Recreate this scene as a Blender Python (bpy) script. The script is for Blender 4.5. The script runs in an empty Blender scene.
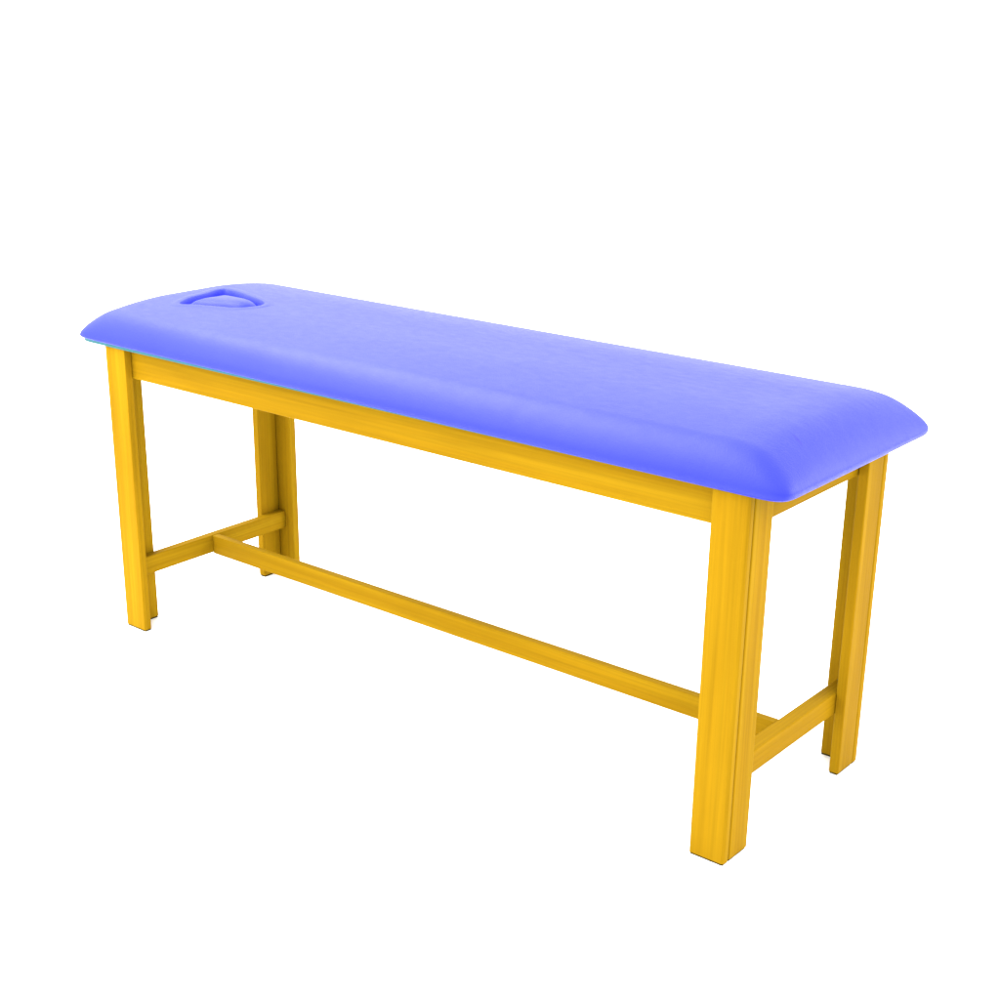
import bpy, bmesh, math, random
from mathutils import Vector, Matrix

random.seed(4)
scene = bpy.context.scene
C = scene.collection

# ------------------------------------------------------------ camera
CAM = (3.01918, -2.21762, 1.56042)
AZ, PITCH, ROLL = math.radians(-39.8417), math.radians(20.6015), math.radians(0.33229)
fwd = Vector((math.cos(PITCH) * math.sin(AZ), math.cos(PITCH) * math.cos(AZ), -math.sin(PITCH)))
rt = Vector((math.cos(AZ), -math.sin(AZ), 0.0))
up = rt.cross(fwd)
rt2 = math.cos(ROLL) * rt + math.sin(ROLL) * up
up2 = -math.sin(ROLL) * rt + math.cos(ROLL) * up
cd = bpy.data.cameras.new('camera')
cam = bpy.data.objects.new('camera', cd)
C.objects.link(cam)
m = Matrix((rt2, up2, -fwd)).transposed().to_4x4()
m.translation = Vector(CAM)
cam.matrix_world = m
cd.sensor_width = 36.0
cd.lens = 1.510327 * 36.0
cd.shift_x = 0.03004
cd.shift_y = 0.05752
cd.clip_end = 300
scene.camera = cam

# ------------------------------------------------------------ light: a white studio
world = bpy.data.worlds.new('World')
scene.world = world
world.use_nodes = True
bg = world.node_tree.nodes['Background']
bg.inputs['Color'].default_value = (1, 1, 1, 1)
bg.inputs['Strength'].default_value = 1.0
# white room: bright overhead, dimmer towards the horizon
wn, wk = world.node_tree.nodes.new, world.node_tree.links.new
wtc = wn('ShaderNodeTexCoord')
wsep = wn('ShaderNodeSeparateXYZ')
wk(wtc.outputs['Generated'], wsep.inputs[0])
wmr = wn('ShaderNodeMapRange')
wmr.interpolation_type = 'SMOOTHSTEP'
wmr.inputs['From Min'].default_value, wmr.inputs['From Max'].default_value = 0.06, 0.62
wmr.inputs['To Min'].default_value, wmr.inputs['To Max'].default_value = 1.85, 4.1
wk(wsep.outputs['Z'], wmr.inputs['Value'])
wk(wmr.outputs[0], bg.inputs['Strength'])


def softbox(name, loc, aim, size, watts, color=(1, 1, 1)):
    ld = bpy.data.lights.new(name, 'AREA')
    ld.shape = 'RECTANGLE'
    ld.size, ld.size_y = size
    ld.energy = watts
    ld.color = color
    o = bpy.data.objects.new(name, ld)
    C.objects.link(o)
    o.location = loc
    o.rotation_euler = (Vector(aim) - Vector(loc)).to_track_quat('-Z', 'Y').to_euler()
    return o


softbox('key_softbox', (-0.25, -0.5, 2.8), (0.95, 0.15, 0.75), (2.8, 1.9), 215)
softbox('front_fill', (-0.7, -2.2, 1.75), (0.9, 0.0, 0.75), (1.8, 1.2), 60)  # added fill that lifts the dark band low on the cushion's front
softbox('side_fill', (3.9, 2.6, 1.7), (1.8, 0.25, 0.6), (1.6, 1.6), 90)  # added fill to brighten the right-hand wood faces and cushion end

vs = scene.view_settings
vs.view_transform = 'Standard'
vs.look = 'None'
vs.exposure = 0.0
vs.gamma = 1.0
vs.use_curve_mapping = False


# ------------------------------------------------------------ materials
def new_mat(name):
    mt = bpy.data.materials.new(name)
    mt.use_nodes = True
    return mt, mt.node_tree, mt.node_tree.nodes['Principled BSDF']


def wood(name, axis):
    """stained pine, grain running along the given local axis"""
    mt, nt, b = new_mat(name)
    N, K = nt.nodes.new, nt.links.new
    tc = N('ShaderNodeTexCoord')
    info = N('ShaderNodeObjectInfo')
    off = N('ShaderNodeVectorMath'); off.operation = 'SCALE'
    off.inputs[0].default_value = (7.3, 5.1, 9.7)
    K(info.outputs['Random'], off.inputs['Scale'])
    add = N('ShaderNodeVectorMath'); add.operation = 'ADD'
    K(tc.outputs['Object'], add.inputs[0]); K(off.outputs[0], add.inputs[1])

    def mapped(long_scale, cross):
        mp = N('ShaderNodeMapping')
        s = [cross] * 3
        s[axis] = long_scale
        mp.inputs['Scale'].default_value = s
        K(add.outputs[0], mp.inputs['Vector'])
        return mp
    broad = N('ShaderNodeTexNoise'); broad.inputs['Scale'].default_value = 1.0
    broad.inputs['Detail'].default_value = 3
    K(mapped(0.9, 34).outputs[0], broad.inputs['Vector'])
    fine = N('ShaderNodeTexNoise'); fine.inputs['Scale'].default_value = 1.0
    fine.inputs['Detail'].default_value = 4
    K(mapped(3.5, 210).outputs[0], fine.inputs['Vector'])
    cloud = N('ShaderNodeTexNoise'); cloud.inputs['Scale'].default_value = 1.0
    K(mapped(2.4, 9).outputs[0], cloud.inputs['Vector'])
    r1 = N('ShaderNodeValToRGB')
    e = r1.color_ramp.elements
    e[0].position, e[0].color = 0.28, WOOD_DARK
    e[1].position, e[1].color = 0.70, WOOD_LIGHT
    mid = e.new(0.50); mid.color = WOOD_MID
    K(broad.outputs['Fac'], r1.inputs['Fac'])
    r2 = N('ShaderNodeMapRange')
    r2.inputs['From Min'].default_value, r2.inputs['From Max'].default_value = 0.3, 0.7
    r2.inputs['To Min'].default_value, r2.inputs['To Max'].default_value = 0.88, 1.09
    K(fine.outputs['Fac'], r2.inputs['Value'])
    r3 = N('ShaderNodeMapRange')
    r3.inputs['From Min'].default_value, r3.inputs['From Max'].default_value = 0.3, 0.7
    r3.inputs['To Min'].default_value, r3.inputs['To Max'].default_value = 0.92, 1.06
    K(cloud.outputs['Fac'], r3.inputs['Value'])
    ml = N('ShaderNodeMath'); ml.operation = 'MULTIPLY'
    K(r2.outputs[0], ml.inputs[0]); K(r3.outputs[0], ml.inputs[1])
    sc = N('ShaderNodeVectorMath'); sc.operation = 'SCALE'
    K(r1.outputs['Color'], sc.inputs[0]); K(ml.outputs[0], sc.inputs['Scale'])
    K(sc.outputs[0], b.inputs['Base Color'])
    b.inputs['Roughness'].default_value = 0.42
    b.inputs['Specular IOR Level'].default_value = 0.006
    bp = N('ShaderNodeBump'); bp.inputs['Strength'].default_value = 0.006
    bp.inputs['Distance'].default_value = 0.001
    K(fine.outputs['Fac'], bp.inputs['Height'])
    K(bp.outputs['Normal'], b.inputs['Normal'])
    return mt


WOOD_DARK = (0.182, 0.095, 0.0024, 1)
WOOD_MID = (0.208, 0.112, 0.0028, 1)
WOOD_LIGHT = (0.229, 0.128, 0.0036, 1)
wood_x = wood('yellow_stained_wood_lengthwise', 0)
wood_y = wood('yellow_stained_wood_crosswise', 1)
wood_z = wood('yellow_stained_wood_upright', 2)

DARK_MARK = (0.913, -0.148, 0.807)
VINYL = (0.016, 0.022, 0.33, 1)


def vinyl():
    mt, nt, b = new_mat('blue_upholstery_vinyl')
    N, K = nt.nodes.new, nt.links.new
    tc = N('ShaderNodeTexCoord')
    big = N('ShaderNodeTexNoise'); big.inputs['Scale'].default_value = 7
    big.inputs['Detail'].default_value = 5
    K(tc.outputs['Object'], big.inputs['Vector'])
    rp = N('ShaderNodeValToRGB')
    e = rp.color_ramp.elements
    e[0].position, e[0].color = 0.3, tuple(v * 0.93 for v in VINYL[:3]) + (1,)
    e[1].position, e[1].color = 0.7, tuple(v * 1.06 for v in VINYL[:3]) + (1,)
    K(big.outputs['Fac'], rp.inputs['Fac'])
    # one small darker streak in the colour near the foot end
    smp = N('ShaderNodeMapping'); smp.vector_type = 'TEXTURE'
    smp.inputs['Location'].default_value = DARK_MARK
    smp.inputs['Rotation'].default_value = (0, 0, math.radians(-12))
    smp.inputs['Scale'].default_value = (0.020, 0.0050, 0.30)
    K(tc.outputs['Object'], smp.inputs['Vector'])
    sl = N('ShaderNodeVectorMath'); sl.operation = 'LENGTH'
    K(smp.outputs[0], sl.inputs[0])
    sm = N('ShaderNodeMapRange'); sm.interpolation_type = 'SMOOTHSTEP'
    sm.inputs['From Min'].default_value, sm.inputs['From Max'].default_value = 0.2, 1.0
    sm.inputs['To Min'].default_value, sm.inputs['To Max'].default_value = 0.60, 0.0
    K(sl.outputs['Value'], sm.inputs['Value'])
    mx = N('ShaderNodeMix'); mx.data_type = 'RGBA'
    mx.inputs['B'].default_value = (0.006, 0.004, 0.10, 1)
    K(sm.outputs[0], mx.inputs['Factor']); K(rp.outputs['Color'], mx.inputs['A'])
    K(mx.outputs['Result'], b.inputs['Base Color'])
    # fine leather grain and faint stretch lines in the cover
    vor = N('ShaderNodeTexVoronoi'); vor.inputs['Scale'].default_value = 380
    K(tc.outputs['Object'], vor.inputs['Vector'])
    mp = N('ShaderNodeMapping'); mp.inputs['Scale'].default_value = (34, 64, 34)
    mp.inputs['Rotation'].default_value = (0, 0, math.radians(24))
    K(tc.outputs['Object'], mp.inputs['Vector'])
    cr = N('ShaderNodeTexNoise'); cr.inputs['Scale'].default_value = 1.0
    cr.inputs['Detail'].default_value = 5
    K(mp.outputs[0], cr.inputs['Vector'])
    b1 = N('ShaderNodeBump'); b1.inputs['Strength'].default_value = 0.26
    b1.inputs['Distance'].default_value = 0.0010
    K(vor.outputs['Distance'], b1.inputs['Height'])
    b2 = N('ShaderNodeBump'); b2.inputs['Strength'].default_value = 0.25
    b2.inputs['Distance'].default_value = 0.0016
    K(cr.outputs['Fac'], b2.inputs['Height'])
    K(b1.outputs['Normal'], b2.inputs['Normal'])
    K(b2.outputs['Normal'], b.inputs['Normal'])
    rr = N('ShaderNodeMapRange')
    rr.inputs['To Min'].default_value, rr.inputs['To Max'].default_value = 0.36, 0.50
    K(cr.outputs['Fac'], rr.inputs['Value'])
    K(rr.outputs[0], b.inputs['Roughness'])
    b.inputs['Specular IOR Level'].default_value = 0.14
    return mt


vinyl_m = vinyl()


def plain(name, col, rough, spec=0.3, var=0.06, scale=30):
    mt, nt, b = new_mat(name)
    N, K = nt.nodes.new, nt.links.new
    tc = N('ShaderNodeTexCoord')
    no = N('ShaderNodeTexNoise'); no.inputs['Scale'].default_value = scale
    no.inputs['Detail'].default_value = 4
    K(tc.outputs['Object'], no.inputs['Vector'])
    rp = N('ShaderNodeValToRGB')
    e = rp.color_ramp.elements
    e[0].position, e[0].color = 0.3, tuple(v * (1 - var) for v in col) + (1,)
    e[1].position, e[1].color = 0.7, tuple(min(1, v * (1 + var)) for v in col) + (1,)
    K(no.outputs['Fac'], rp.inputs['Fac'])
    K(rp.outputs['Color'], b.inputs['Base Color'])
    b.inputs['Roughness'].default_value = rough
    b.inputs['Specular IOR Level'].default_value = spec
    return mt


teal_m = plain('teal_edge_trim', (0.002, 0.085, 0.095), 0.5)
pad_m = plain('dark_olive_foot_felt', (0.030, 0.022, 0.003), 0.9, 0.05)
floor_m = plain('white_studio_paper', (0.90, 0.90, 0.90), 0.9, 0.0, 0.004, 2)


# ------------------------------------------------------------ helpers
def link(name, bm, mat, parent=None, smooth=True):
    me = bpy.data.meshes.new(name)
    bm.normal_update()
    bm.to_mesh(me)
    bm.free()
    me.materials.append(mat)
    if smooth:
        me.shade_smooth()
    o = bpy.data.objects.new(name, me)
    C.objects.link(o)
    if parent:
        o.parent = parent
    return o


def board_bm(lo, hi, bev=0.0022, big=(), big_r=0.007):
    """a planed board with eased edges; 'big' lists vertical edges (sx, sy) given a larger round-over"""
    bm = bmesh.new()
    bmesh.ops.create_cube(bm, size=1.0)
    ctr = [(a + b) / 2 for a, b in zip(lo, hi)]
    sz = [b - a for a, b in zip(lo, hi)]
    for v in bm.verts:
        v.co = Vector([v.co[i] * sz[i] + ctr[i] for i in range(3)])
    if big:
        es = []
        for e in bm.edges:
            d = e.verts[0].co - e.verts[1].co
            if abs(d.z) > 1e-6 and abs(d.x) < 1e-6 and abs(d.y) < 1e-6:
                p = e.verts[0].co
                key = (1 if p.x > ctr[0] else -1, 1 if p.y > ctr[1] else -1)
                if key in big:
                    es.append(e)
        bmesh.ops.bevel(bm, geom=es, offset=big_r, segments=5, profile=0.5, affect='EDGES')
        es = [e for e in bm.edges if len(e.link_faces) == 2 and e.calc_face_angle(0) > math.radians(40)]
        bmesh.ops.bevel(bm, geom=es, offset=bev, segments=2, profile=0.5, affect='EDGES')
    else:
        bmesh.ops.bevel(bm, geom=list(bm.edges), offset=bev, segments=3, profile=0.5, affect='EDGES')
    return bm


def board(name, lo, hi, mat, parent, **kw):
    o = link(name, board_bm(lo, hi, **kw), mat, parent)
    mod = o.modifiers.new('weighted', 'WEIGHTED_NORMAL')
    mod.keep_sharp = False
    return o


# ------------------------------------------------------------ setting
bm = bmesh.new()
R, n = 90.0, 64
ring = [bm.verts.new((R * math.cos(2 * math.pi * i / n), R * math.sin(2 * math.pi * i / n), 0)) for i in range(n)]
bm.faces.new(ring)
fl = link('floor', bm, floor_m, None, False)
fl['kind'] = 'structure'
fl['label'] = 'plain white studio floor sweeping away without an edge'

# ------------------------------------------------------------ the table
L, W, A, B, T, U = 1.8, 0.5566, 0.0761, 0.0889, 0.0216, 0.0225
TOP = 0.7435            # underside of the padded top
FOOT = 0.0035
table = bpy.data.objects.new('massage_table', None)
C.objects.link(table)
table.location = (L / 2, W / 2, 0)
table['label'] = 'yellow wooden massage table with a padded blue vinyl top'
table['category'] = 'massage table'
OX, OY = L / 2, W / 2


def lo_hi(x0, x1, y0, y1, z0, z1):
    return ((min(x0, x1) - OX, min(y0, y1) - OY, z0), (max(x0, x1) - OX, max(y0, y1) - OY, z1))


for sx in (-1, 1):
    for sy in (-1, 1):
        X = (lambda d: d) if sx < 0 else (lambda d: L - d)
        Y = (lambda d: d) if sy < 0 else (lambda d: W - d)
        a, b = lo_hi(X(0), X(A), Y(0), Y(T), FOOT, TOP)
        leg = board('leg', a, b, wood_z, table, big=((sx, sy), (sx, -sy)), big_r=0.0065)
        a, b = lo_hi(X(0.0003), X(U), Y(T + 0.0012), Y(B), FOOT, TOP)
        board('side_board', a, b, wood_z, leg, bev=0.0030)
        a, b = lo_hi(X(0.003), X(A - 0.0012), Y(0.002), Y(T - 0.001), 0.0, FOOT + 0.0008)
        board('foot_pad', a, b, pad_m, leg, bev=0.0006)
        a, b = lo_hi(X(0.0030), X(U - 0.0015), Y(T + 0.004), Y(B - 0.0025), 0.0, FOOT + 0.0008)
        board('foot_pad', a, b, pad_m, leg, bev=0.0006)

AZ0 = 0.6665
for y0 in (T + 0.0005, W - T - 0.0205):
    a, b = lo_hi(U + 0.0005, L - U - 0.0005, y0, y0 + 0.020, AZ0, TOP - 0.0005)
    board('apron', a, b, wood_x, table)
for x0 in (U + 0.001, L - U - 0.021):
    a, b = lo_hi(x0, x0 + 0.020, T + 0.0215, W - T - 0.0215, AZ0 - 0.003, TOP - 0.0005)
    board('apron', a, b, wood_y, table)
RZ0, RZ1, RT = 0.1385, 0.1875, 0.0235
RT2 = 0.033
for x0, x1 in ((U + 0.0005, U + 0.0005 + RT), (L - U - RT2, L - U - 0.0005)):
    a, b = lo_hi(x0, x1, T + 0.0005, W - T - 0.0005, RZ0, RZ1)
    board('end_rail', a, b, wood_y, table)
a, b = lo_hi(U + RT + 0.001, L - U - RT2 - 0.0005, 0.266, 0.287, RZ0 - 0.003, RZ1 - 0.001)
board('stretcher', a, b, wood_x, table)

# ------------------------------------------------------------ padded top
PX0, PX1, PY0, PY1 = -0.1015, 1.8735, -0.0139, 0.5875
PRX, PRY = 0.095, 0.062
PH, UN = 0.0380, 0.0125
CROWN, CROWN_X, CROWN_Y, SWELL = 0.0310, 0.150, 0.240, 0.0180
NE, ME, MO = 4.6, 2.0, 0.58
HOLE_SHIFT = (0.006, -0.009)
HOLE_CTRL = [(0.120, 0.153), (0.096, 0.205), (0.085, 0.262), (0.068, 0.322), (0.092, 0.338), (0.173, 0.318),
             (0.255, 0.291), (0.290, 0.262), (0.288, 0.225), (0.264, 0.197), (0.211, 0.181), (0.155, 0.164)]


def closed_spline(ctrl, sub=8):
    out, k = [], len(ctrl)
    for i in range(k):
        p0, p1, p2, p3 = (Vector(ctrl[(i + d) % k]) for d in (-1, 0, 1, 2))
        for j in range(sub):
            t = j / sub
            out.append(0.5 * (2 * p1 + (p2 - p0) * t + (2 * p0 - 5 * p1 + 4 * p2 - p3) * t * t
                              + (3 * p1 - p0 - 3 * p2 + p3) * t ** 3))
    return [(p.x, p.y) for p in out]


HOLE = closed_spline([(x + HOLE_SHIFT[0], y + HOLE_SHIFT[1]) for x, y in HOLE_CTRL])


def sd_hole(x, y):
    """signed distance to the face hole outline, positive inside"""
    if x < -0.03 or x > 0.32 or y < 0.12 or y > 0.43:
        return -0.05
    best, inside = 1e9, False
    k = len(HOLE)
    for i in range(k):
        ax, ay = HOLE[i]
        bx, by = HOLE[(i + 1) % k]
        dx, dy = bx - ax, by - ay
        t = ((x - ax) * dx + (y - ay) * dy) / (dx * dx + dy * dy)
        t = 0.0 if t < 0 else 1.0 if t > 1 else t
        ex, ey = x - ax - t * dx, y - ay - t * dy
        d2 = ex * ex + ey * ey
        if d2 < best:
            best = d2
        if (ay > y) != (by > y) and x < (bx - ax) * (y - ay) / (by - ay) + ax:
            inside = not inside
    return math.sqrt(best) if inside else -math.sqrt(best)


def smooth(t):
    t = min(max(t, 0.0), 1.0)
    return t * t * (3 - 2 * t)


def crown(x, y):
    """the foam stands higher in the middle than along its edges"""
    ey = min(1.0, min(y - PY0, PY1 - y) / CROWN_Y)
    return CROWN * end_rise(x) * (1 - (1 - ey) ** 2)


def end_rise(x):
    """0 at the two short ends, 1 from a hand's width in"""
    ex = min(1.0, min(x - PX0, PX1 - x) / CROWN_X)
    return 1 - (1 - ex) ** 2


def seam_z(x):
    """lower edge of the cover: the trim shows most at the head end"""
    t = min(max((x - PX0) / (PX1 - PX0), 0.0), 1.0)
    return TOP + 0.0006 + 0.0078 * (1 - t) ** 2.0


def axis_params(x0, x1, r, fine_to=None, fine=0.0024, coarse=0.008, nedge=34):
    """list of (base, p): p in [-1,1] is the position inside an edge roll, 0 across the flat middle"""
    out = []
    for i in range(nedge + 1):
        out.append((x0 + r, -math.sin(math.pi / 2 * (1 - i / nedge))))
    x = x0 + r
    while True:
        step = fine if fine_to and x < fine_to else coarse
        x += step
        if x > x1 - r - 0.5 * step:
            break
        out.append((x, 0.0))
    for i in range(nedge + 1):
        out.append((x1 - r, math.sin(math.pi / 2 * i / nedge)))
    return out


bm = bmesh.new()
us = axis_params(PX0, PX1, PRX, fine_to=0.33, nedge=56)
vs_ = axis_params(PY0, PY1, PRY, fine_to=0.6, fine=0.0032, nedge=40)
grid = []
for bx, p in us:
    row = []
    for by, q in vs_:
        rho = max(abs(p), abs(q))
        if rho > 1e-9 and abs(p) > 1e-9 and abs(q) > 1e-9:
            nn = 2.4 + (NE - 2.4) * rho ** 3
            th = math.atan2(abs(q), abs(p))
            # even spread of directions round the corner
            cx, cy = math.cos(th), math.sin(th)
            s = (cx ** nn + cy ** nn) ** (-1 / nn)
            X, Y = rho * cx * s * (1 if p > 0 else -1), rho * cy * s * (1 if q > 0 else -1)
        else:
            X, Y = p, q
        x, y = bx + PRX * X, by + PRY * Y
        h = (PH + SWELL * end_rise(x)) * max(0.0, 1 - rho ** ME) ** MO
        z = TOP + UN + h + crown(x, y) * 1.0
        z += 0.0006 * math.sin(7.1 * x + 1.3) * math.sin(11.0 * y + 0.4) * (1 - rho ** 2)
        d = sd_hole(x, y)
        rim = 0.0022 * math.exp(-((d + 0.012) / 0.010) ** 2)
        z += rim - 0.034 * smooth((d + 0.003) / 0.013)
        row.append(bm.verts.new((x - OX, y - OY, z)))
    grid.append(row)
nu, nv = len(us), len(vs_)
for i in range(nu - 1):
    for j in range(nv - 1):
        bm.faces.new((grid[i][j], grid[i + 1][j], grid[i + 1][j + 1], grid[i][j + 1]))
# side roll under to the base board
loop = [grid[i][0] for i in range(nu)] + [grid[nu - 1][j] for j in range(1, nv)] + \
       [grid[i][nv - 1] for i in range(nu - 2, -1, -1)] + [grid[0][j] for j in range(nv - 2, 0, -1)]
cxm, cym = (PX0 + PX1) / 2 - OX, (PY0 + PY1) / 2 - OY
hx, hy = (PX1 - PX0) / 2, (PY1 - PY0) / 2
prev = loop
for k in range(1, 6):
    t = k / 5
    ins = 0.0065 * (1 - math.sqrt(max(0, 1 - t ** 2)))
    cur = []
    for v in loop:
        cur.append(bm.verts.new((cxm + (v.co.x - cxm) * (1 - ins / hx), cym + (v.co.y - cym) * (1 - ins / hy),
                                 seam_z(v.co.x + OX) * t + v.co.z * (1 - t))))
    for i in range(len(loop)):
        j = (i + 1) % len(loop)
        bm.faces.new((prev[j], prev[i], cur[i], cur[j]))
    prev = cur
bm.faces.new(list(reversed(prev))).normal_update()
base_loop = [(v.co.x, v.co.y) for v in prev]
bmesh.ops.remove_doubles(bm, verts=bm.verts, dist=1e-6)
bmesh.ops.recalc_face_normals(bm, faces=bm.faces)
cushion = link('cushion', bm, vinyl_m, table)

# thin teal base board under the cover
bm = bmesh.new()
pts = base_loop
mx = [(cxm + (x - cxm) * (1 - 0.001 / hx), cym + (y - cym) * (1 - 0.001 / hy)) for x, y in pts]
lov = [bm.verts.new((x, y, TOP)) for x, y in mx]
hiv = [bm.verts.new((x, y, seam_z(x + OX) - 0.0002)) for x, y in mx]
for i in range(len(pts)):
    j = (i + 1) % len(pts)
    bm.faces.new((lov[i], lov[j], hiv[j], hiv[i]))
bm.faces.new(list(reversed(lov)))
bm.faces.new(hiv)
bmesh.ops.remove_doubles(bm, verts=bm.verts, dist=1e-6)
bmesh.ops.recalc_face_normals(bm, faces=bm.faces)
base = link('base_board', bm, teal_m, table, False)

# padded plug sitting in the face hole
ctr = (0.178 + HOLE_SHIFT[0], 0.245 + HOLE_SHIFT[1])


def plug_radius(ang):
    lo, hi = 0.0, 0.25
    for _ in range(26):
        md = (lo + hi) / 2
        if sd_hole(ctr[0] + md * math.cos(ang), ctr[1] + md * math.sin(ang)) > PLUG_GAP:
            lo = md
        else:
            hi = md
    return lo


PLUG_GAP, PLUG_SINK, PLUG_ROLL = 0.0120, -0.0035, 0.030
bm = bmesh.new()
NA, NR = 144, 26
rad = [plug_radius(2 * math.pi * i / NA) for i in range(NA)]
rings = []


def plug_z(x, y, r):
    tilt = 0.09 * ((x - ctr[0]) * 0.67 - (y - ctr[1]) * 0.74)      # the plug sits a little proud at its near edge
    return TOP + UN + PH + SWELL * end_rise(x) + crown(x, y) - PLUG_SINK + tilt + 0.003 * (1 - r * r) - PLUG_ROLL * (1 - max(0.0, 1 - r ** 5) ** 0.5)


top = bm.verts.new((ctr[0] - OX, ctr[1] - OY, plug_z(ctr[0], ctr[1], 0)))
for k in range(1, NR + 1):
    r = math.sin(math.pi / 2 * k / NR)
    ringv = []
    for i in range(NA):
        x = ctr[0] + rad[i] * r * math.cos(2 * math.pi * i / NA)
        y = ctr[1] + rad[i] * r * math.sin(2 * math.pi * i / NA)
        ringv.append(bm.verts.new((x - OX, y - OY, plug_z(x, y, r))))
    rings.append(ringv)
for i in range(NA):
    j = (i + 1) % NA
    bm.faces.new((top, rings[0][i], rings[0][j]))
    for k in range(NR - 1):
        bm.faces.new((rings[k][i], rings[k + 1][i], rings[k + 1][j], rings[k][j]))
bm.faces.new(list(reversed(rings[-1])))
bmesh.ops.recalc_face_normals(bm, faces=bm.faces)
link('face_hole_plug', bm, vinyl_m, cushion)
